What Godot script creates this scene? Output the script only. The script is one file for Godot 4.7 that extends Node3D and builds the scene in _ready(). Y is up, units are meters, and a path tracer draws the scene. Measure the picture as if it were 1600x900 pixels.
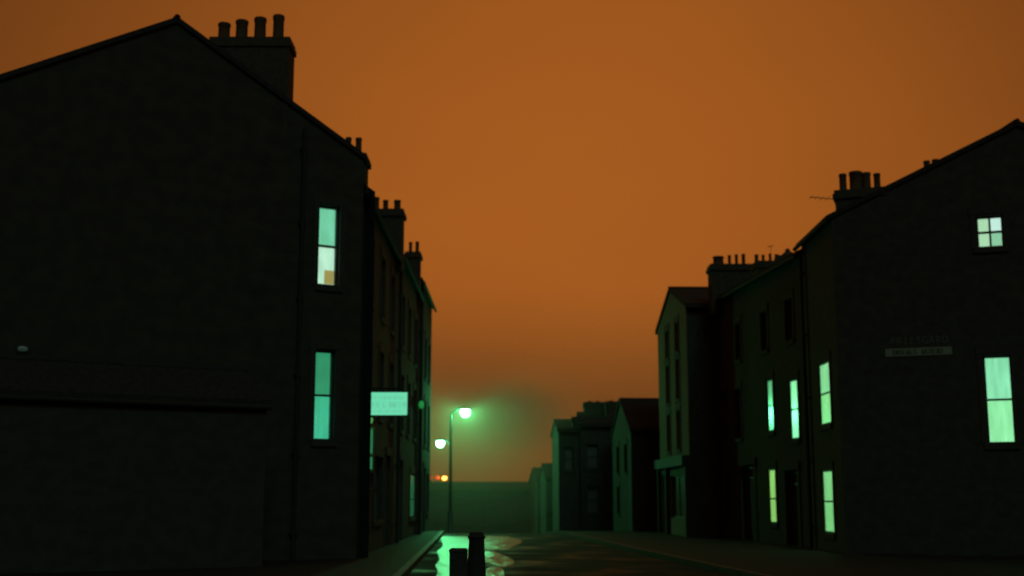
extends Node3D

# ---------------------------------------------------------------- camera model
const FOCAL := 1945.0        # focal length in photograph pixels (1600 x 900)
const EYE := 1.5
var pitch := atan2(328.0, FOCAL)
var M := {}
var taken := {}
var cloth: NoiseTexture2D
var rng := RandomNumberGenerator.new()


func _ready() -> void:
	rng.seed = 7
	setup_camera_and_light()
	make_materials()
	build_ground()
	build_left_side()
	build_right_side()
	build_far_side()
	build_lamps()
	build_signs()
	build_small_things()
	build_shading_terrace()
	build_mist()


func setup_camera_and_light() -> void:
	var cam := Camera3D.new()
	cam.name = "camera"
	add_child(cam)
	cam.position = Vector3(0, EYE, 0)
	cam.rotation = Vector3(pitch, 0, 0)
	cam.near = 0.1
	cam.far = 2000.0
	var lens := CameraAttributesPhysical.new()
	lens.frustum_focal_length = 12.0 * FOCAL / 450.0
	lens.frustum_focus_distance = 12.0
	lens.frustum_near = 0.1
	lens.frustum_far = 2000.0
	lens.exposure_aperture = 1.6
	cam.attributes = lens
	cam.fov = rad_to_deg(2.0 * atan(450.0 / FOCAL))
	cam.current = true
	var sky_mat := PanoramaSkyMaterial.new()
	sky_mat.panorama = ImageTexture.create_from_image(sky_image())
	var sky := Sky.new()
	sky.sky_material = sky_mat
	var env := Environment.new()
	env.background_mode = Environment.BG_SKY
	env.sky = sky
	env.tonemap_mode = Environment.TONE_MAPPER_LINEAR
	env.tonemap_exposure = 1.0
	env.volumetric_fog_enabled = true
	env.volumetric_fog_density = 0.0
	env.sdfgi_enabled = true
	env.ssao_enabled = true
	env.ssil_enabled = true
	var we := WorldEnvironment.new()
	we.name = "world_environment"
	we.environment = env
	add_child(we)
	# added weak green fill from behind the camera, lifting the dark walls
	var weak_fill := DirectionalLight3D.new()
	weak_fill.name = "green_fill_light"
	weak_fill.light_energy = 0.06
	weak_fill.light_color = Color(0.62, 1.0, 0.92)
	weak_fill.light_angular_distance = 20.0
	weak_fill.shadow_enabled = true
	weak_fill.rotation_degrees = Vector3(-40, 15, 0)
	add_child(weak_fill)


# orange town glow, centred ahead; fade to dark behind shaped to keep walls dark
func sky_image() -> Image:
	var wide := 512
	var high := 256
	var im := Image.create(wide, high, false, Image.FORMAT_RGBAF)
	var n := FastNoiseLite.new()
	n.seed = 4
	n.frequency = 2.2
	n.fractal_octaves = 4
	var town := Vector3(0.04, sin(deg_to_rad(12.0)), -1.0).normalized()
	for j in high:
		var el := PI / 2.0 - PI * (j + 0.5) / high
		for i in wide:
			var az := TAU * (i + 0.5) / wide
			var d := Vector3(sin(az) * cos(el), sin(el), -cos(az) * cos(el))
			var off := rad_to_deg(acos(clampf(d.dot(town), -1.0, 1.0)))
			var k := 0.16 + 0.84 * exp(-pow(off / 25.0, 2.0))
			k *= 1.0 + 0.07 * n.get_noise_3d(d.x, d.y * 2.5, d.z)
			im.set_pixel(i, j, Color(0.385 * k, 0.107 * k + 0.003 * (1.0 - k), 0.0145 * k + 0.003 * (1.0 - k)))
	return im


# ---------------------------------------------------------------- helpers: colour and material
func lin(r: float, g: float, b: float) -> Color:
	return Color(r, g, b).linear_to_srgb()


func noise_tex(sd: int, freq: float, stops: Array, size := 512, kind := FastNoiseLite.TYPE_SIMPLEX_SMOOTH, octaves := 5) -> NoiseTexture2D:
	var n := FastNoiseLite.new()
	n.seed = sd
	n.noise_type = kind
	n.frequency = freq
	n.fractal_octaves = octaves
	var g := Gradient.new()
	var offs := PackedFloat32Array()
	var cols := PackedColorArray()
	for i in stops.size():
		offs.append(float(i) / float(stops.size() - 1))
		cols.append(stops[i])
	g.offsets = offs
	g.colors = cols
	var t := NoiseTexture2D.new()
	t.width = size
	t.height = size
	t.seamless = true
	t.noise = n
	t.color_ramp = g
	return t


func mat(called: String, col: Color, rough := 0.8, metal := 0.0) -> StandardMaterial3D:
	var m := StandardMaterial3D.new()
	m.resource_name = called
	m.albedo_color = col
	m.roughness = rough
	m.metallic = metal
	M[called] = m
	return m


func grained(called: String, stops: Array, sd: int, freq: float, tile: float, rough: float, relief := 0.0) -> StandardMaterial3D:
	var m := mat(called, Color.WHITE, rough)
	m.albedo_texture = noise_tex(sd, freq, stops)
	m.uv1_triplanar = true
	m.uv1_world_triplanar = true
	m.uv1_scale = Vector3.ONE / tile
	if relief > 0.0:
		m.heightmap_enabled = true
		m.heightmap_texture = noise_tex(sd + 40, freq * 2.5, [Color.BLACK, Color.WHITE], 512)
		m.heightmap_scale = relief
	return m


func glow(called: String, col: Color, energy: float) -> StandardMaterial3D:
	var m := mat(called, Color(0.5, 0.5, 0.48), 0.6)
	m.emission_enabled = true
	m.emission = col
	m.emission_energy_multiplier = energy
	if "blind" in called or "curtain" in called:
		# thicker and thinner threads of the cloth let more or less through
		m.emission_operator = BaseMaterial3D.EMISSION_OP_MULTIPLY
		m.emission_texture = cloth
		m.uv1_triplanar = true
		m.uv1_world_triplanar = true
		m.uv1_scale = Vector3(0.9, 0.10, 0.9)
		m.uv1_offset = Vector3(0.13 * M.size(), 0.07 * M.size(), 0.0)
	return m


func make_materials() -> void:
	cloth = noise_tex(71, 0.03, [Color(0.78, 0.81, 0.78), Color(0.9, 0.92, 0.9), Color(1, 1, 1)], 256)
	grained("soot_stone", [lin(0.03, 0.028, 0.024), lin(0.048, 0.044, 0.037), lin(0.07, 0.062, 0.05)], 3, 0.012, 3.1, 0.92, 0.5)
	grained("dark_stone", [lin(0.035, 0.034, 0.03), lin(0.05, 0.048, 0.041), lin(0.07, 0.066, 0.054)], 5, 0.015, 2.7, 0.92, 0.5)
	grained("pale_harl", [lin(0.15, 0.145, 0.11), lin(0.21, 0.20, 0.155), lin(0.27, 0.26, 0.20)], 9, 0.03, 2.3, 0.95, 1.0)
	grained("slate", [lin(0.025, 0.027, 0.03), lin(0.04, 0.042, 0.046), lin(0.06, 0.06, 0.06)], 11, 0.03, 2.0, 0.88, 1.2)
	grained("stack_stone", [lin(0.04, 0.036, 0.03), lin(0.065, 0.056, 0.044), lin(0.09, 0.075, 0.055)], 13, 0.02, 1.9, 0.95, 1.2)
	grained("clay", [lin(0.07, 0.04, 0.025), lin(0.11, 0.06, 0.035), lin(0.14, 0.08, 0.05)], 15, 0.03, 0.9, 0.85)
	grained("granite", [lin(0.035, 0.035, 0.033), lin(0.055, 0.055, 0.052), lin(0.08, 0.078, 0.074)], 17, 0.05, 1.0, 0.6, 0.4)
	grained("paving", [lin(0.016, 0.016, 0.015), lin(0.024, 0.0235, 0.022), lin(0.034, 0.033, 0.03)], 19, 0.02, 2.9, 0.75, 0.6)
	grained("margin_stone", [lin(0.035, 0.033, 0.029), lin(0.052, 0.048, 0.041), lin(0.07, 0.063, 0.052)], 21, 0.03, 1.7, 0.9)
	grained("door_paint", [lin(0.02, 0.03, 0.026), lin(0.028, 0.04, 0.035), lin(0.035, 0.05, 0.042)], 23, 0.05, 1.1, 0.75)
	grained("frame_paint", [lin(0.05, 0.055, 0.05), lin(0.07, 0.075, 0.065), lin(0.09, 0.095, 0.08)], 25, 0.06, 0.8, 0.55)
	grained("cast_iron", [lin(0.012, 0.013, 0.013), lin(0.02, 0.021, 0.02), lin(0.035, 0.033, 0.03)], 27, 0.04, 0.7, 0.8)
	grained("lamp_steel", [lin(0.014, 0.016, 0.015), lin(0.02, 0.023, 0.021), lin(0.03, 0.034, 0.03)], 29, 0.04, 0.9, 0.5)
	grained("earth", [lin(0.03, 0.028, 0.02), lin(0.045, 0.042, 0.03), lin(0.06, 0.055, 0.04)], 31, 0.02, 5.0, 0.95)
	M.slate.metallic_specular = 0.22
	M.paving.metallic_specular = 0.3
	# wet asphalt: rough where it has drained, smooth where the water stands
	var road := grained("wet_asphalt", [lin(0.014, 0.014, 0.0135), lin(0.02, 0.02, 0.019), lin(0.03, 0.029, 0.027)], 33, 0.05, 1.7, 1.0)
	road.roughness_texture = noise_tex(61, 0.006, [Color(0.4, 0.4, 0.4), Color(0.62, 0.62, 0.62), Color(0.8, 0.8, 0.8), Color(0.9, 0.9, 0.9), Color(0.95, 0.95, 0.95)], 512)
	road.roughness_texture_channel = BaseMaterial3D.TEXTURE_CHANNEL_RED
	road.metallic_specular = 0.2
	road.uv1_scale = Vector3.ONE / 9.0
	road.heightmap_enabled = true
	road.heightmap_texture = noise_tex(63, 0.022, [Color.BLACK, Color.WHITE], 512)
	road.heightmap_scale = 3.0
	var water := mat("standing_water", lin(0.012, 0.013, 0.012), 0.34)
	water.metallic_specular = 0.38
	water.uv1_triplanar = true
	water.uv1_world_triplanar = true
	water.uv1_scale = Vector3(1.0 / 9.0, 0.1, 1.0 / 30.0)
	water.heightmap_enabled = true
	water.heightmap_texture = noise_tex(65, 0.02, [Color.BLACK, Color.WHITE], 512)
	water.heightmap_scale = 5.0
	var glass := mat("window_glass", Color(0.75, 0.8, 0.78, 0.12), 0.18)
	glass.transparency = BaseMaterial3D.TRANSPARENCY_ALPHA
	var dark := grained("dark_curtain", [lin(0.02, 0.02, 0.018), lin(0.035, 0.034, 0.03), lin(0.05, 0.048, 0.04)], 35, 0.03, 1.0, 0.95)
	dark.rim_enabled = true
	dark.rim = 0.2
	mat("sign_case", lin(0.03, 0.035, 0.032), 0.5)
	glow("sign_letter", Color(0.37, 0.73, 0.58), 0.95)
	mat("name_plate", lin(0.24, 0.30, 0.22), 0.5)
	mat("plate_letter", lin(0.02, 0.02, 0.02), 0.5)
	mat("wall_letter", lin(0.13, 0.14, 0.12), 0.6)
	mat("aerial_metal", lin(0.06, 0.06, 0.06), 0.45, 0.6)
	mat("brass", lin(0.30, 0.2, 0.08), 0.4, 0.9)


# ---------------------------------------------------------------- helpers: nodes
func numbered(called: String) -> String:
	var n: int = taken.get(called, 0)
	taken[called] = n + 1
	return called if n == 0 else "%s_%03d" % [called, n]


func thing(called: String, label: String, category: String, at: Vector3, group := "") -> Node3D:
	var o := Node3D.new()
	o.name = numbered(called)
	add_child(o)
	o.position = at
	o.set_meta("label", label)
	o.set_meta("category", category)
	if group:
		o.set_meta("group", group)
	return o


# vertices are given in the world; a part hangs under its thing and a sub-part under its part
func part(called: String, st: SurfaceTool, m: Material, parent: Node3D) -> MeshInstance3D:
	var o := MeshInstance3D.new()
	o.name = called
	st.generate_normals()
	o.mesh = st.commit()
	o.material_override = m
	parent.add_child(o, true)
	o.position = -parent.global_position
	return o


func structure(called: String, st: SurfaceTool, m: Material) -> MeshInstance3D:
	var o := part(called, st, m, self)
	o.set_meta("kind", "structure")
	return o


func mesh() -> SurfaceTool:
	var st := SurfaceTool.new()
	st.begin(Mesh.PRIMITIVE_TRIANGLES)
	st.set_smooth_group(-1)
	return st


func quad(st: SurfaceTool, a: Vector3, b: Vector3, c: Vector3, d: Vector3) -> void:
	for p in [a, b, c, a, c, d]:
		st.add_vertex(p)


func box(st: SurfaceTool, c: Vector3, size: Vector3, u := Vector3.RIGHT, v := Vector3.UP) -> void:
	var w := u.cross(v).normalized()
	var x := u * size.x * 0.5
	var y := v * size.y * 0.5
	var z := w * size.z * 0.5
	var p := []
	for k in 8:
		p.append(c + (x if k & 1 else -x) + (y if k & 2 else -y) + (z if k & 4 else -z))
	for f in [[0, 1, 3, 2], [5, 4, 6, 7], [4, 0, 2, 6], [1, 5, 7, 3], [2, 3, 7, 6], [4, 5, 1, 0]]:
		quad(st, p[f[3]], p[f[2]], p[f[1]], p[f[0]])


func tube(st: SurfaceTool, a: Vector3, b: Vector3, ra: float, rb: float, n := 12) -> void:
	var d := (b - a).normalized()
	var u := d.cross(Vector3.UP if absf(d.y) < 0.9 else Vector3.RIGHT).normalized()
	var v := d.cross(u)
	st.set_smooth_group(0)
	for i in n:
		var t0 := TAU * i / n
		var t1 := TAU * (i + 1) / n
		var e0 := u * cos(t0) + v * sin(t0)
		var e1 := u * cos(t1) + v * sin(t1)
		quad(st, a + e0 * ra, b + e0 * rb, b + e1 * rb, a + e1 * ra)
	st.set_smooth_group(-1)
	for i in n:
		var t0 := TAU * i / n
		var t1 := TAU * (i + 1) / n
		var e0 := u * cos(t0) + v * sin(t0)
		var e1 := u * cos(t1) + v * sin(t1)
		for p in [a, a + e0 * ra, a + e1 * ra, b, b + e1 * rb, b + e0 * rb]:
			st.add_vertex(p)


# profile: Vector2(radius, height) from the bottom up
func lathe(st: SurfaceTool, base: Vector3, prof: Array, n := 16, square := false) -> void:
	st.set_smooth_group(-1 if square else 0)
	var off := PI / 4.0 if square else 0.0
	for k in prof.size() - 1:
		var p: Vector2 = prof[k]
		var q: Vector2 = prof[k + 1]
		for i in n:
			var t0 := TAU * i / n + off
			var t1 := TAU * (i + 1) / n + off
			var e0 := Vector3(cos(t0), 0, sin(t0))
			var e1 := Vector3(cos(t1), 0, sin(t1))
			quad(st, base + e0 * p.x + Vector3.UP * p.y, base + e0 * q.x + Vector3.UP * q.y, base + e1 * q.x + Vector3.UP * q.y, base + e1 * p.x + Vector3.UP * p.y)
	st.set_smooth_group(-1)


# ---------------------------------------------------------------- helpers: photograph to place
func ray(x: float, y: float) -> Vector3:
	var u := (x - 800.0) / FOCAL
	var v := (450.0 - y) / FOCAL
	return Vector3(u, v * cos(pitch) + sin(pitch), -(cos(pitch) - v * sin(pitch)))


func at_depth(x: float, y: float, d: float) -> Vector3:
	var r := ray(x, y)
	return Vector3(0, EYE, 0) + r * (d / -r.z)


func G(x: float, d: float, h := 0.0) -> Vector3:
	return Vector3(x, h, -d)


# an upright plane through a with the level direction u: where a pixel meets it, as (along, height)
func plane(a: Vector3, b: Vector3) -> Dictionary:
	var u := b - a
	u.y = 0
	u = u.normalized()
	var n := u.cross(Vector3.UP)
	if n.dot(-a) < 0:
		n = -n
	return {"a": Vector3(a.x, 0, a.z), "u": u, "n": n, "len": Vector2(b.x - a.x, b.z - a.z).length()}


func flat(d: float) -> Dictionary:
	return plane(G(0, d), G(1, d))


func on(w: Dictionary, x: float, y: float) -> Vector2:
	var r := ray(x, y)
	var t: float = w.n.dot(w.a - Vector3(0, EYE, 0)) / w.n.dot(r)
	var p := Vector3(0, EYE, 0) + r * t
	return Vector2((p - w.a).dot(w.u), p.y)


func pos(w: Dictionary, s: float, h: float, out := 0.0) -> Vector3:
	return w.a + w.u * s + Vector3.UP * h + w.n * out


# the opening whose lit glass fills these pixels (left, top, right, bottom)
func opening(w: Dictionary, x0: float, y0: float, x1: float, y1: float, rim := 0.05) -> Array:
	var xm := (x0 + x1) / 2.0
	var ym := (y0 + y1) / 2.0
	var a := on(w, x0, ym).x
	var b := on(w, x1, ym).x
	var h0 := on(w, xm, y1).y
	var h1 := on(w, xm, y0).y
	return [minf(a, b) - rim, maxf(a, b) + rim, h0 - rim, h1 + rim]


# ---------------------------------------------------------------- buildings
const THICK := 0.3

func wall(parent: Node3D, called: String, w: Dictionary, foot: float, tops: Array, holes: Array, m: Material) -> MeshInstance3D:
	var st := mesh()
	var cuts := [0.0, w.len]
	for t in tops:
		cuts.append(t.x)
	for o in holes:
		cuts.append(o[0])
		cuts.append(o[1])
	cuts.sort()
	var top_at := func(s: float) -> float:
		for k in tops.size() - 1:
			if s <= tops[k + 1].x + 1e-5:
				var f: float = (s - tops[k].x) / maxf(tops[k + 1].x - tops[k].x, 1e-6)
				return lerpf(tops[k].y, tops[k + 1].y, f)
		return tops[-1].y
	for k in cuts.size() - 1:
		var a: float = cuts[k]
		var b: float = cuts[k + 1]
		if b - a < 1e-4:
			continue
		var mid := (a + b) / 2.0
		var over := holes.filter(func(o): return o[0] < mid and o[1] > mid)
		over.sort_custom(func(p, q): return p[2] < q[2])
		for depth in [0.0, -THICK]:
			var from := foot
			for o in over:
				quad(st, pos(w, a, from, depth), pos(w, b, from, depth), pos(w, b, o[2], depth), pos(w, a, o[2], depth))
				from = o[3]
			quad(st, pos(w, a, from, depth), pos(w, b, from, depth), pos(w, b, top_at.call(b), depth), pos(w, a, top_at.call(a), depth))
	for o in holes:
		var c := [[o[0], o[2]], [o[1], o[2]], [o[1], o[3]], [o[0], o[3]]]
		for k in 4:
			var p: Array = c[k]
			var q: Array = c[(k + 1) % 4]
			quad(st, pos(w, p[0], p[1]), pos(w, q[0], q[1]), pos(w, q[0], q[1], -THICK), pos(w, p[0], p[1], -THICK))
	return part(called, st, m, parent)


func bar(st: SurfaceTool, w: Dictionary, s0: float, s1: float, h0: float, h1: float, out0: float, out1: float) -> void:
	box(st, pos(w, (s0 + s1) / 2.0, (h0 + h1) / 2.0, (out0 + out1) / 2.0), Vector3(absf(s1 - s0), absf(h1 - h0), absf(out1 - out0)), w.u, Vector3.UP)


# sash window in an opening [s0, s1, h0, h1]; lights: materials for the upper and the lower sash, or empty when dark
func window(parent: Node3D, w: Dictionary, o: Array, lights := [], split := 0.5, upright := false, label := "", flush := false) -> MeshInstance3D:
	var s0: float = o[0]
	var s1: float = o[1]
	var h0: float = o[2]
	var h1: float = o[3]
	var rim := 0.05
	var mid := lerpf(h0, h1, split)
	var st := mesh()
	var front := -0.004 if flush else -0.13
	var back := front - (0.026 if flush else 0.09)
	var glass := front - (0.016 if flush else 0.046)
	var behind := back - (0.004 if flush else 0.032)
	bar(st, w, s0 + 0.002, s0 + rim, h0 + 0.002, h1 - 0.002, back, front)
	bar(st, w, s1 - rim, s1 - 0.002, h0 + 0.002, h1 - 0.002, back, front)
	bar(st, w, s0 + rim, s1 - rim, h0 + 0.002, h0 + rim, back, front)
	bar(st, w, s0 + rim, s1 - rim, h1 - rim, h1 - 0.002, back, front)
	bar(st, w, s0 + rim, s1 - rim, mid - 0.025, mid + 0.025, back + 0.004, front - 0.003)
	if upright:
		var sm := (s0 + s1) / 2.0
		bar(st, w, sm - 0.025, sm + 0.025, h0 + rim, mid - 0.025, back + 0.008, front - 0.008)
		bar(st, w, sm - 0.025, sm + 0.025, mid + 0.025, h1 - rim, back + 0.008, front - 0.008)
	var win := part("window", st, M.frame_paint, parent)
	if label:
		win.set_meta("label", label)
	var columns := [[s0 + rim, s1 - rim]]
	if upright:
		columns = [[s0 + rim, (s0 + s1) / 2.0 - 0.025], [(s0 + s1) / 2.0 + 0.025, s1 - rim]]
	var n := 0
	for row in [[mid + 0.025, h1 - rim], [h0 + rim, mid - 0.025]]:
		for col in columns:
			var g := mesh()
			bar(g, w, col[0] + 0.002, col[1] - 0.002, row[0] + 0.002, row[1] - 0.002, glass, glass + 0.004)
			part("pane", g, M.window_glass, win)
			var bl := mesh()
			var lit: bool = lights.size() > 0
			bar(bl, w, col[0] - 0.02, col[1] + 0.02, row[0] - 0.02, row[1] + 0.02, behind - 0.01, behind)
			part("lit_blind" if lit else "curtain", bl, lights[n % lights.size()] if lit else M.dark_curtain, win)
			n += 1
	var sl := mesh()
	bar(sl, w, s0 - 0.08, s1 + 0.08, h0 - 0.14, h0 - 0.003, front - 0.02, 0.05)
	part("sill", sl, M.margin_stone, win)
	var mg := mesh()
	bar(mg, w, s0 - 0.14, s0 - 0.003, h0, h1 + 0.02, -0.05, 0.022)
	bar(mg, w, s1 + 0.003, s1 + 0.14, h0, h1 + 0.02, -0.05, 0.022)
	bar(mg, w, s0 - 0.16, s1 + 0.16, h1 + 0.022, h1 + 0.24, -0.05, 0.028)
	part("surround", mg, M.margin_stone, win)
	if lights.size():
		var l := SpotLight3D.new()
		l.name = "window_light"
		var em: StandardMaterial3D = lights[lights.size() - 1]
		l.light_color = em.emission
		l.light_energy = 0.10
		l.spot_angle = 75.0
		l.spot_range = 60.0
		l.spot_attenuation = 2.0
		l.light_size = 0.0
		l.shadow_enabled = true
		win.add_child(l)
		l.global_transform = Transform3D(Basis.looking_at(w.n, Vector3.UP), pos(w, (s0 + s1) / 2.0, (h0 + h1) / 2.0, 0.05))
	return win


func door(parent: Node3D, w: Dictionary, o: Array, fan := true) -> void:
	var s0: float = o[0]
	var s1: float = o[1]
	var h0: float = o[2]
	var h1: float = o[3]
	var leaf_top := h1 - (0.42 if fan else 0.08)
	var st := mesh()
	bar(st, w, s0 + 0.07, s1 - 0.07, h0, leaf_top, -0.2, -0.15)
	var d := part("door", st, M.door_paint, parent)
	var f := mesh()
	bar(f, w, s0 + 0.002, s0 + 0.068, h0, h1 - 0.002, -0.24, -0.12)
	bar(f, w, s1 - 0.068, s1 - 0.002, h0, h1 - 0.002, -0.24, -0.12)
	bar(f, w, s0 + 0.07, s1 - 0.07, h1 - 0.07, h1 - 0.002, -0.24, -0.12)
	bar(f, w, s0 + 0.07, s1 - 0.07, leaf_top + 0.003, leaf_top + 0.06, -0.24, -0.12)
	part("frame", f, M.frame_paint, d)
	var sm := (s0 + s1) / 2.0
	for r in [[0.12, 0.46], [0.54, 0.93]]:
		for c in [[s0 + 0.16, sm - 0.05], [sm + 0.05, s1 - 0.16]]:
			var p := mesh()
			bar(p, w, c[0], c[1], lerpf(h0, leaf_top, r[0]), lerpf(h0, leaf_top, r[1]), -0.15, -0.135)
			part("panel", p, M.door_paint, d)
	var k := mesh()
	tube(k, pos(w, s1 - 0.14, lerpf(h0, leaf_top, 0.5), -0.15), pos(w, s1 - 0.14, lerpf(h0, leaf_top, 0.5), -0.09), 0.03, 0.035, 10)
	part("handle", k, M.brass, d)
	if fan:
		var g := mesh()
		bar(g, w, s0 + 0.07, s1 - 0.07, leaf_top + 0.062, h1 - 0.072, -0.19, -0.186)
		part("pane", g, M.window_glass, d)
	var mg := mesh()
	bar(mg, w, s0 - 0.16, s0 - 0.003, h0, h1 + 0.02, -0.05, 0.024)
	bar(mg, w, s1 + 0.003, s1 + 0.16, h0, h1 + 0.02, -0.05, 0.024)
	bar(mg, w, s0 - 0.2, s1 + 0.2, h1 + 0.022, h1 + 0.26, -0.05, 0.05)
	part("surround", mg, M.margin_stone, d)


# Four-cornered house. c: ground corners in order; gables stand on the edges g and g + 2. holes[k]: openings in the wall on edge k
func house(h: Node3D, c: Array, g: int, eave: float, ridge: float, holes: Dictionary, wall_mat: Material, foot := 0.0, over := 0.16, peak := 0.5, flank: Material = null) -> Array:
	var mid: Vector3 = (c[0] + c[1] + c[2] + c[3]) / 4.0
	var walls := []
	for k in 4:
		var a: Vector3 = c[k]
		var b: Vector3 = c[(k + 1) % 4]
		var w := plane(a, b)
		if w.n.dot(mid - w.a) > 0:
			w.n = -w.n
		var f := peak if k == g else 1.0 - peak
		var tops := [Vector2(0, eave), Vector2(w.len, eave)]
		if (k - g) % 2 == 0:
			tops = [Vector2(0, eave), Vector2(w.len * f, ridge), Vector2(w.len, eave)]
		wall(h, "wall", w, foot, tops, holes.get(k, []), wall_mat if k == 0 or flank == null else flank)
		walls.append(w)
	var m1: Vector3 = c[g].lerp(c[(g + 1) % 4], peak) + Vector3.UP * ridge
	var m2: Vector3 = c[(g + 2) % 4].lerp(c[(g + 3) % 4], 1.0 - peak) + Vector3.UP * ridge
	var along := (m2 - m1).normalized()
	var verge := along * 0.07
	for side in 2:
		var e0: Vector3 = (c[(g + 1) % 4] if side == 0 else c[g]) + Vector3.UP * eave
		var e1: Vector3 = (c[(g + 2) % 4] if side == 0 else c[(g + 3) % 4]) + Vector3.UP * eave
		var d0 := (e0 - m1).normalized() * over
		var d1 := (e1 - m2).normalized() * over
		var up := Vector3.UP * 0.13
		var lift := Vector3.UP * 0.006
		var q := [m1 - verge + lift, m2 + verge + lift, e1 + d1 + verge + lift, e0 + d0 - verge + lift]
		var st := mesh()
		quad(st, q[0], q[1], q[2], q[3])
		quad(st, q[3] + up, q[2] + up, q[1] + up, q[0] + up)
		for k in 4:
			quad(st, q[k], q[(k + 1) % 4], q[(k + 1) % 4] + up, q[k] + up)
		var roof := part("roof", st, M.slate, h)
		var gt := mesh()
		tube(gt, q[3] + (d0.normalized() * 0.05), q[2] + (d1.normalized() * 0.05), 0.06, 0.06, 8)
		part("gutter", gt, M.cast_iron, roof)
	var rt := mesh()
	tube(rt, m1 - verge + Vector3.UP * 0.12, m2 + verge + Vector3.UP * 0.12, 0.075, 0.075, 8)
	part("ridge_cap", rt, M.slate, h)
	return walls


func walls_of(c: Array) -> Array:
	var mid: Vector3 = (c[0] + c[1] + c[2] + c[3]) / 4.0
	var out := []
	for k in 4:
		var w := plane(c[k], c[(k + 1) % 4])
		if w.n.dot(mid - w.a) > 0:
			w.n = -w.n
		out.append(w)
	return out


func downpipe(h: Node3D, w: Dictionary, s: float, foot: float, top: float) -> void:
	var st := mesh()
	tube(st, pos(w, s, foot, 0.09), pos(w, s, top, 0.09), 0.05, 0.05, 8)
	var y := foot + 0.6
	while y < top:
		box(st, pos(w, s, y, 0.06), Vector3(0.16, 0.05, 0.14), w.u, Vector3.UP)
		y += 1.8
	part("downpipe", st, M.cast_iron, h)


# a stack that fills pixels x0..x1 with its shaft and reaches y; pots as [x, y of the top, width in pixels, kind]
func chimney(h: Node3D, w: Dictionary, x0: float, x1: float, y: float, foot: float, deep: float, pots: Array, back := 0.0, cope := 0.07) -> void:
	var a := on(w, x0, y)
	var b := on(w, x1, y)
	var s0 := minf(a.x, b.x)
	var s1 := maxf(a.x, b.x)
	var top := (a.y + b.y) / 2.0
	var st := mesh()
	bar(st, w, s0, s1, foot, top - 0.24, -back - deep, -back)
	var stack := part("chimney", st, M.stack_stone, h)
	var cp := mesh()
	bar(cp, w, s0 - cope, s1 + cope, top - 0.238, top - 0.1, -back - deep - cope, -back + cope)
	bar(cp, w, s0 - cope * 0.4, s1 + cope * 0.4, top - 0.098, top, -back - deep - cope * 0.4, -back + cope * 0.4)
	part("coping", cp, M.stack_stone, stack)
	for p in pots:
		var q := on(w, p[0], p[1])
		var px: float = absf(on(w, p[0] + p[2] / 2.0, p[1]).x - on(w, p[0] - p[2] / 2.0, p[1]).x)
		var r: float = px / 2.0
		var t: float = q.y - top
		r *= rng.randf_range(0.95, 1.08)
		t *= rng.randf_range(0.95, 1.05)
		var ps := mesh()
		var at: Vector3 = pos(w, q.x, top, -back - deep / 2.0)
		lathe(ps, at, [Vector2(r * 1.02, 0), Vector2(r, t * 0.08), Vector2(r * 0.93, t * 0.14), Vector2(r * 0.9, t * 0.82), Vector2(r, t * 0.86), Vector2(r, t * 0.96), Vector2(r * 0.92, t), Vector2(r * 0.66, t), Vector2(r * 0.6, t * 0.5), Vector2(0.001, t * 0.5)], 14)
		part("pot", ps, M.clay, stack)


func build_left_side() -> void:
	var e := glow("blind_green", Color(0.45, 0.80, 0.65), 1.6)
	glow("blind_pale", Color(0.72, 0.90, 0.80), 1.7)
	glow("curtain_teal_upper", Color(0.20, 0.63, 0.45), 1.3)
	glow("curtain_teal_lower", Color(0.25, 0.75, 0.58), 1.5)
	glow("shade_amber", Color(0.74, 0.68, 0.36), 0.85)
	e.roughness = 0.7
	# the tall gable at the corner
	var u := Vector3(-sin(PI / 3.0), 0, cos(PI / 3.0))
	var back := Vector3(-cos(PI / 3.0), 0, -sin(PI / 3.0))
	var c0 := G(-3.62, 29.55)
	var span := 9.44
	var c := [c0, c0 + u * span, c0 + u * span + back * 7.6, c0 + back * 7.6]
	var ws := walls_of(c)
	var w: Dictionary = ws[0]
	var up := opening(w, 501, 324, 528, 443)
	var low := opening(w, 495, 550, 520, 685)
	var h := thing("gable_house", "tall soot-black gable-end house with four chimney pots and two lit sash windows", "house", c0)
	house(h, c, 0, 9.66, 12.26, {0: [up, low]}, M.soot_stone, 0.0, 0.03)
	var upper := window(h, w, up, [M.blind_green, M.blind_pale], 0.5, false, "tall lit sash window with pale lower sash and amber lampshade")
	window(h, w, low, [M.curtain_teal_upper, M.curtain_teal_lower], 0.5, false, "tall lit sash window with drawn teal curtains")
	# the lampshade on the inside of the upper window
	var am := mesh()
	var q0 := on(w, 512, 441)
	var q1 := on(w, 527, 421)
	bar(am, w, minf(q0.x, q1.x), maxf(q0.x, q1.x), q0.y, q1.y, -0.245, -0.225)
	part("lamp_shade", am, M.shade_amber, upper)
	chimney(h, flat(28.5), 328, 452, 57, 9.9, 0.75, [[345, 26, 20], [373, 22, 20], [402, 19, 20], [431, 15, 20]], 0.02, 0.04)
	downpipe(h, w, on(w, 466, 500).x, 0.1, 10.2)
	# low outhouse against the gable
	var o0: Vector3 = c0 + u * 3.05 - back * 2.3
	var oc := [o0, o0 + u * 6.6, o0 + u * 6.6 + back * 2.2, o0 + back * 2.2]
	var oh := thing("outhouse", "low dark stone outhouse built against the tall gable wall", "outhouse", o0)
	house(oh, oc, 1, 3.4, 4.1, {}, M.dark_stone, 0.0, 0.04)
	# the row along the street, stepping away downhill
	row_left()


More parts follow.
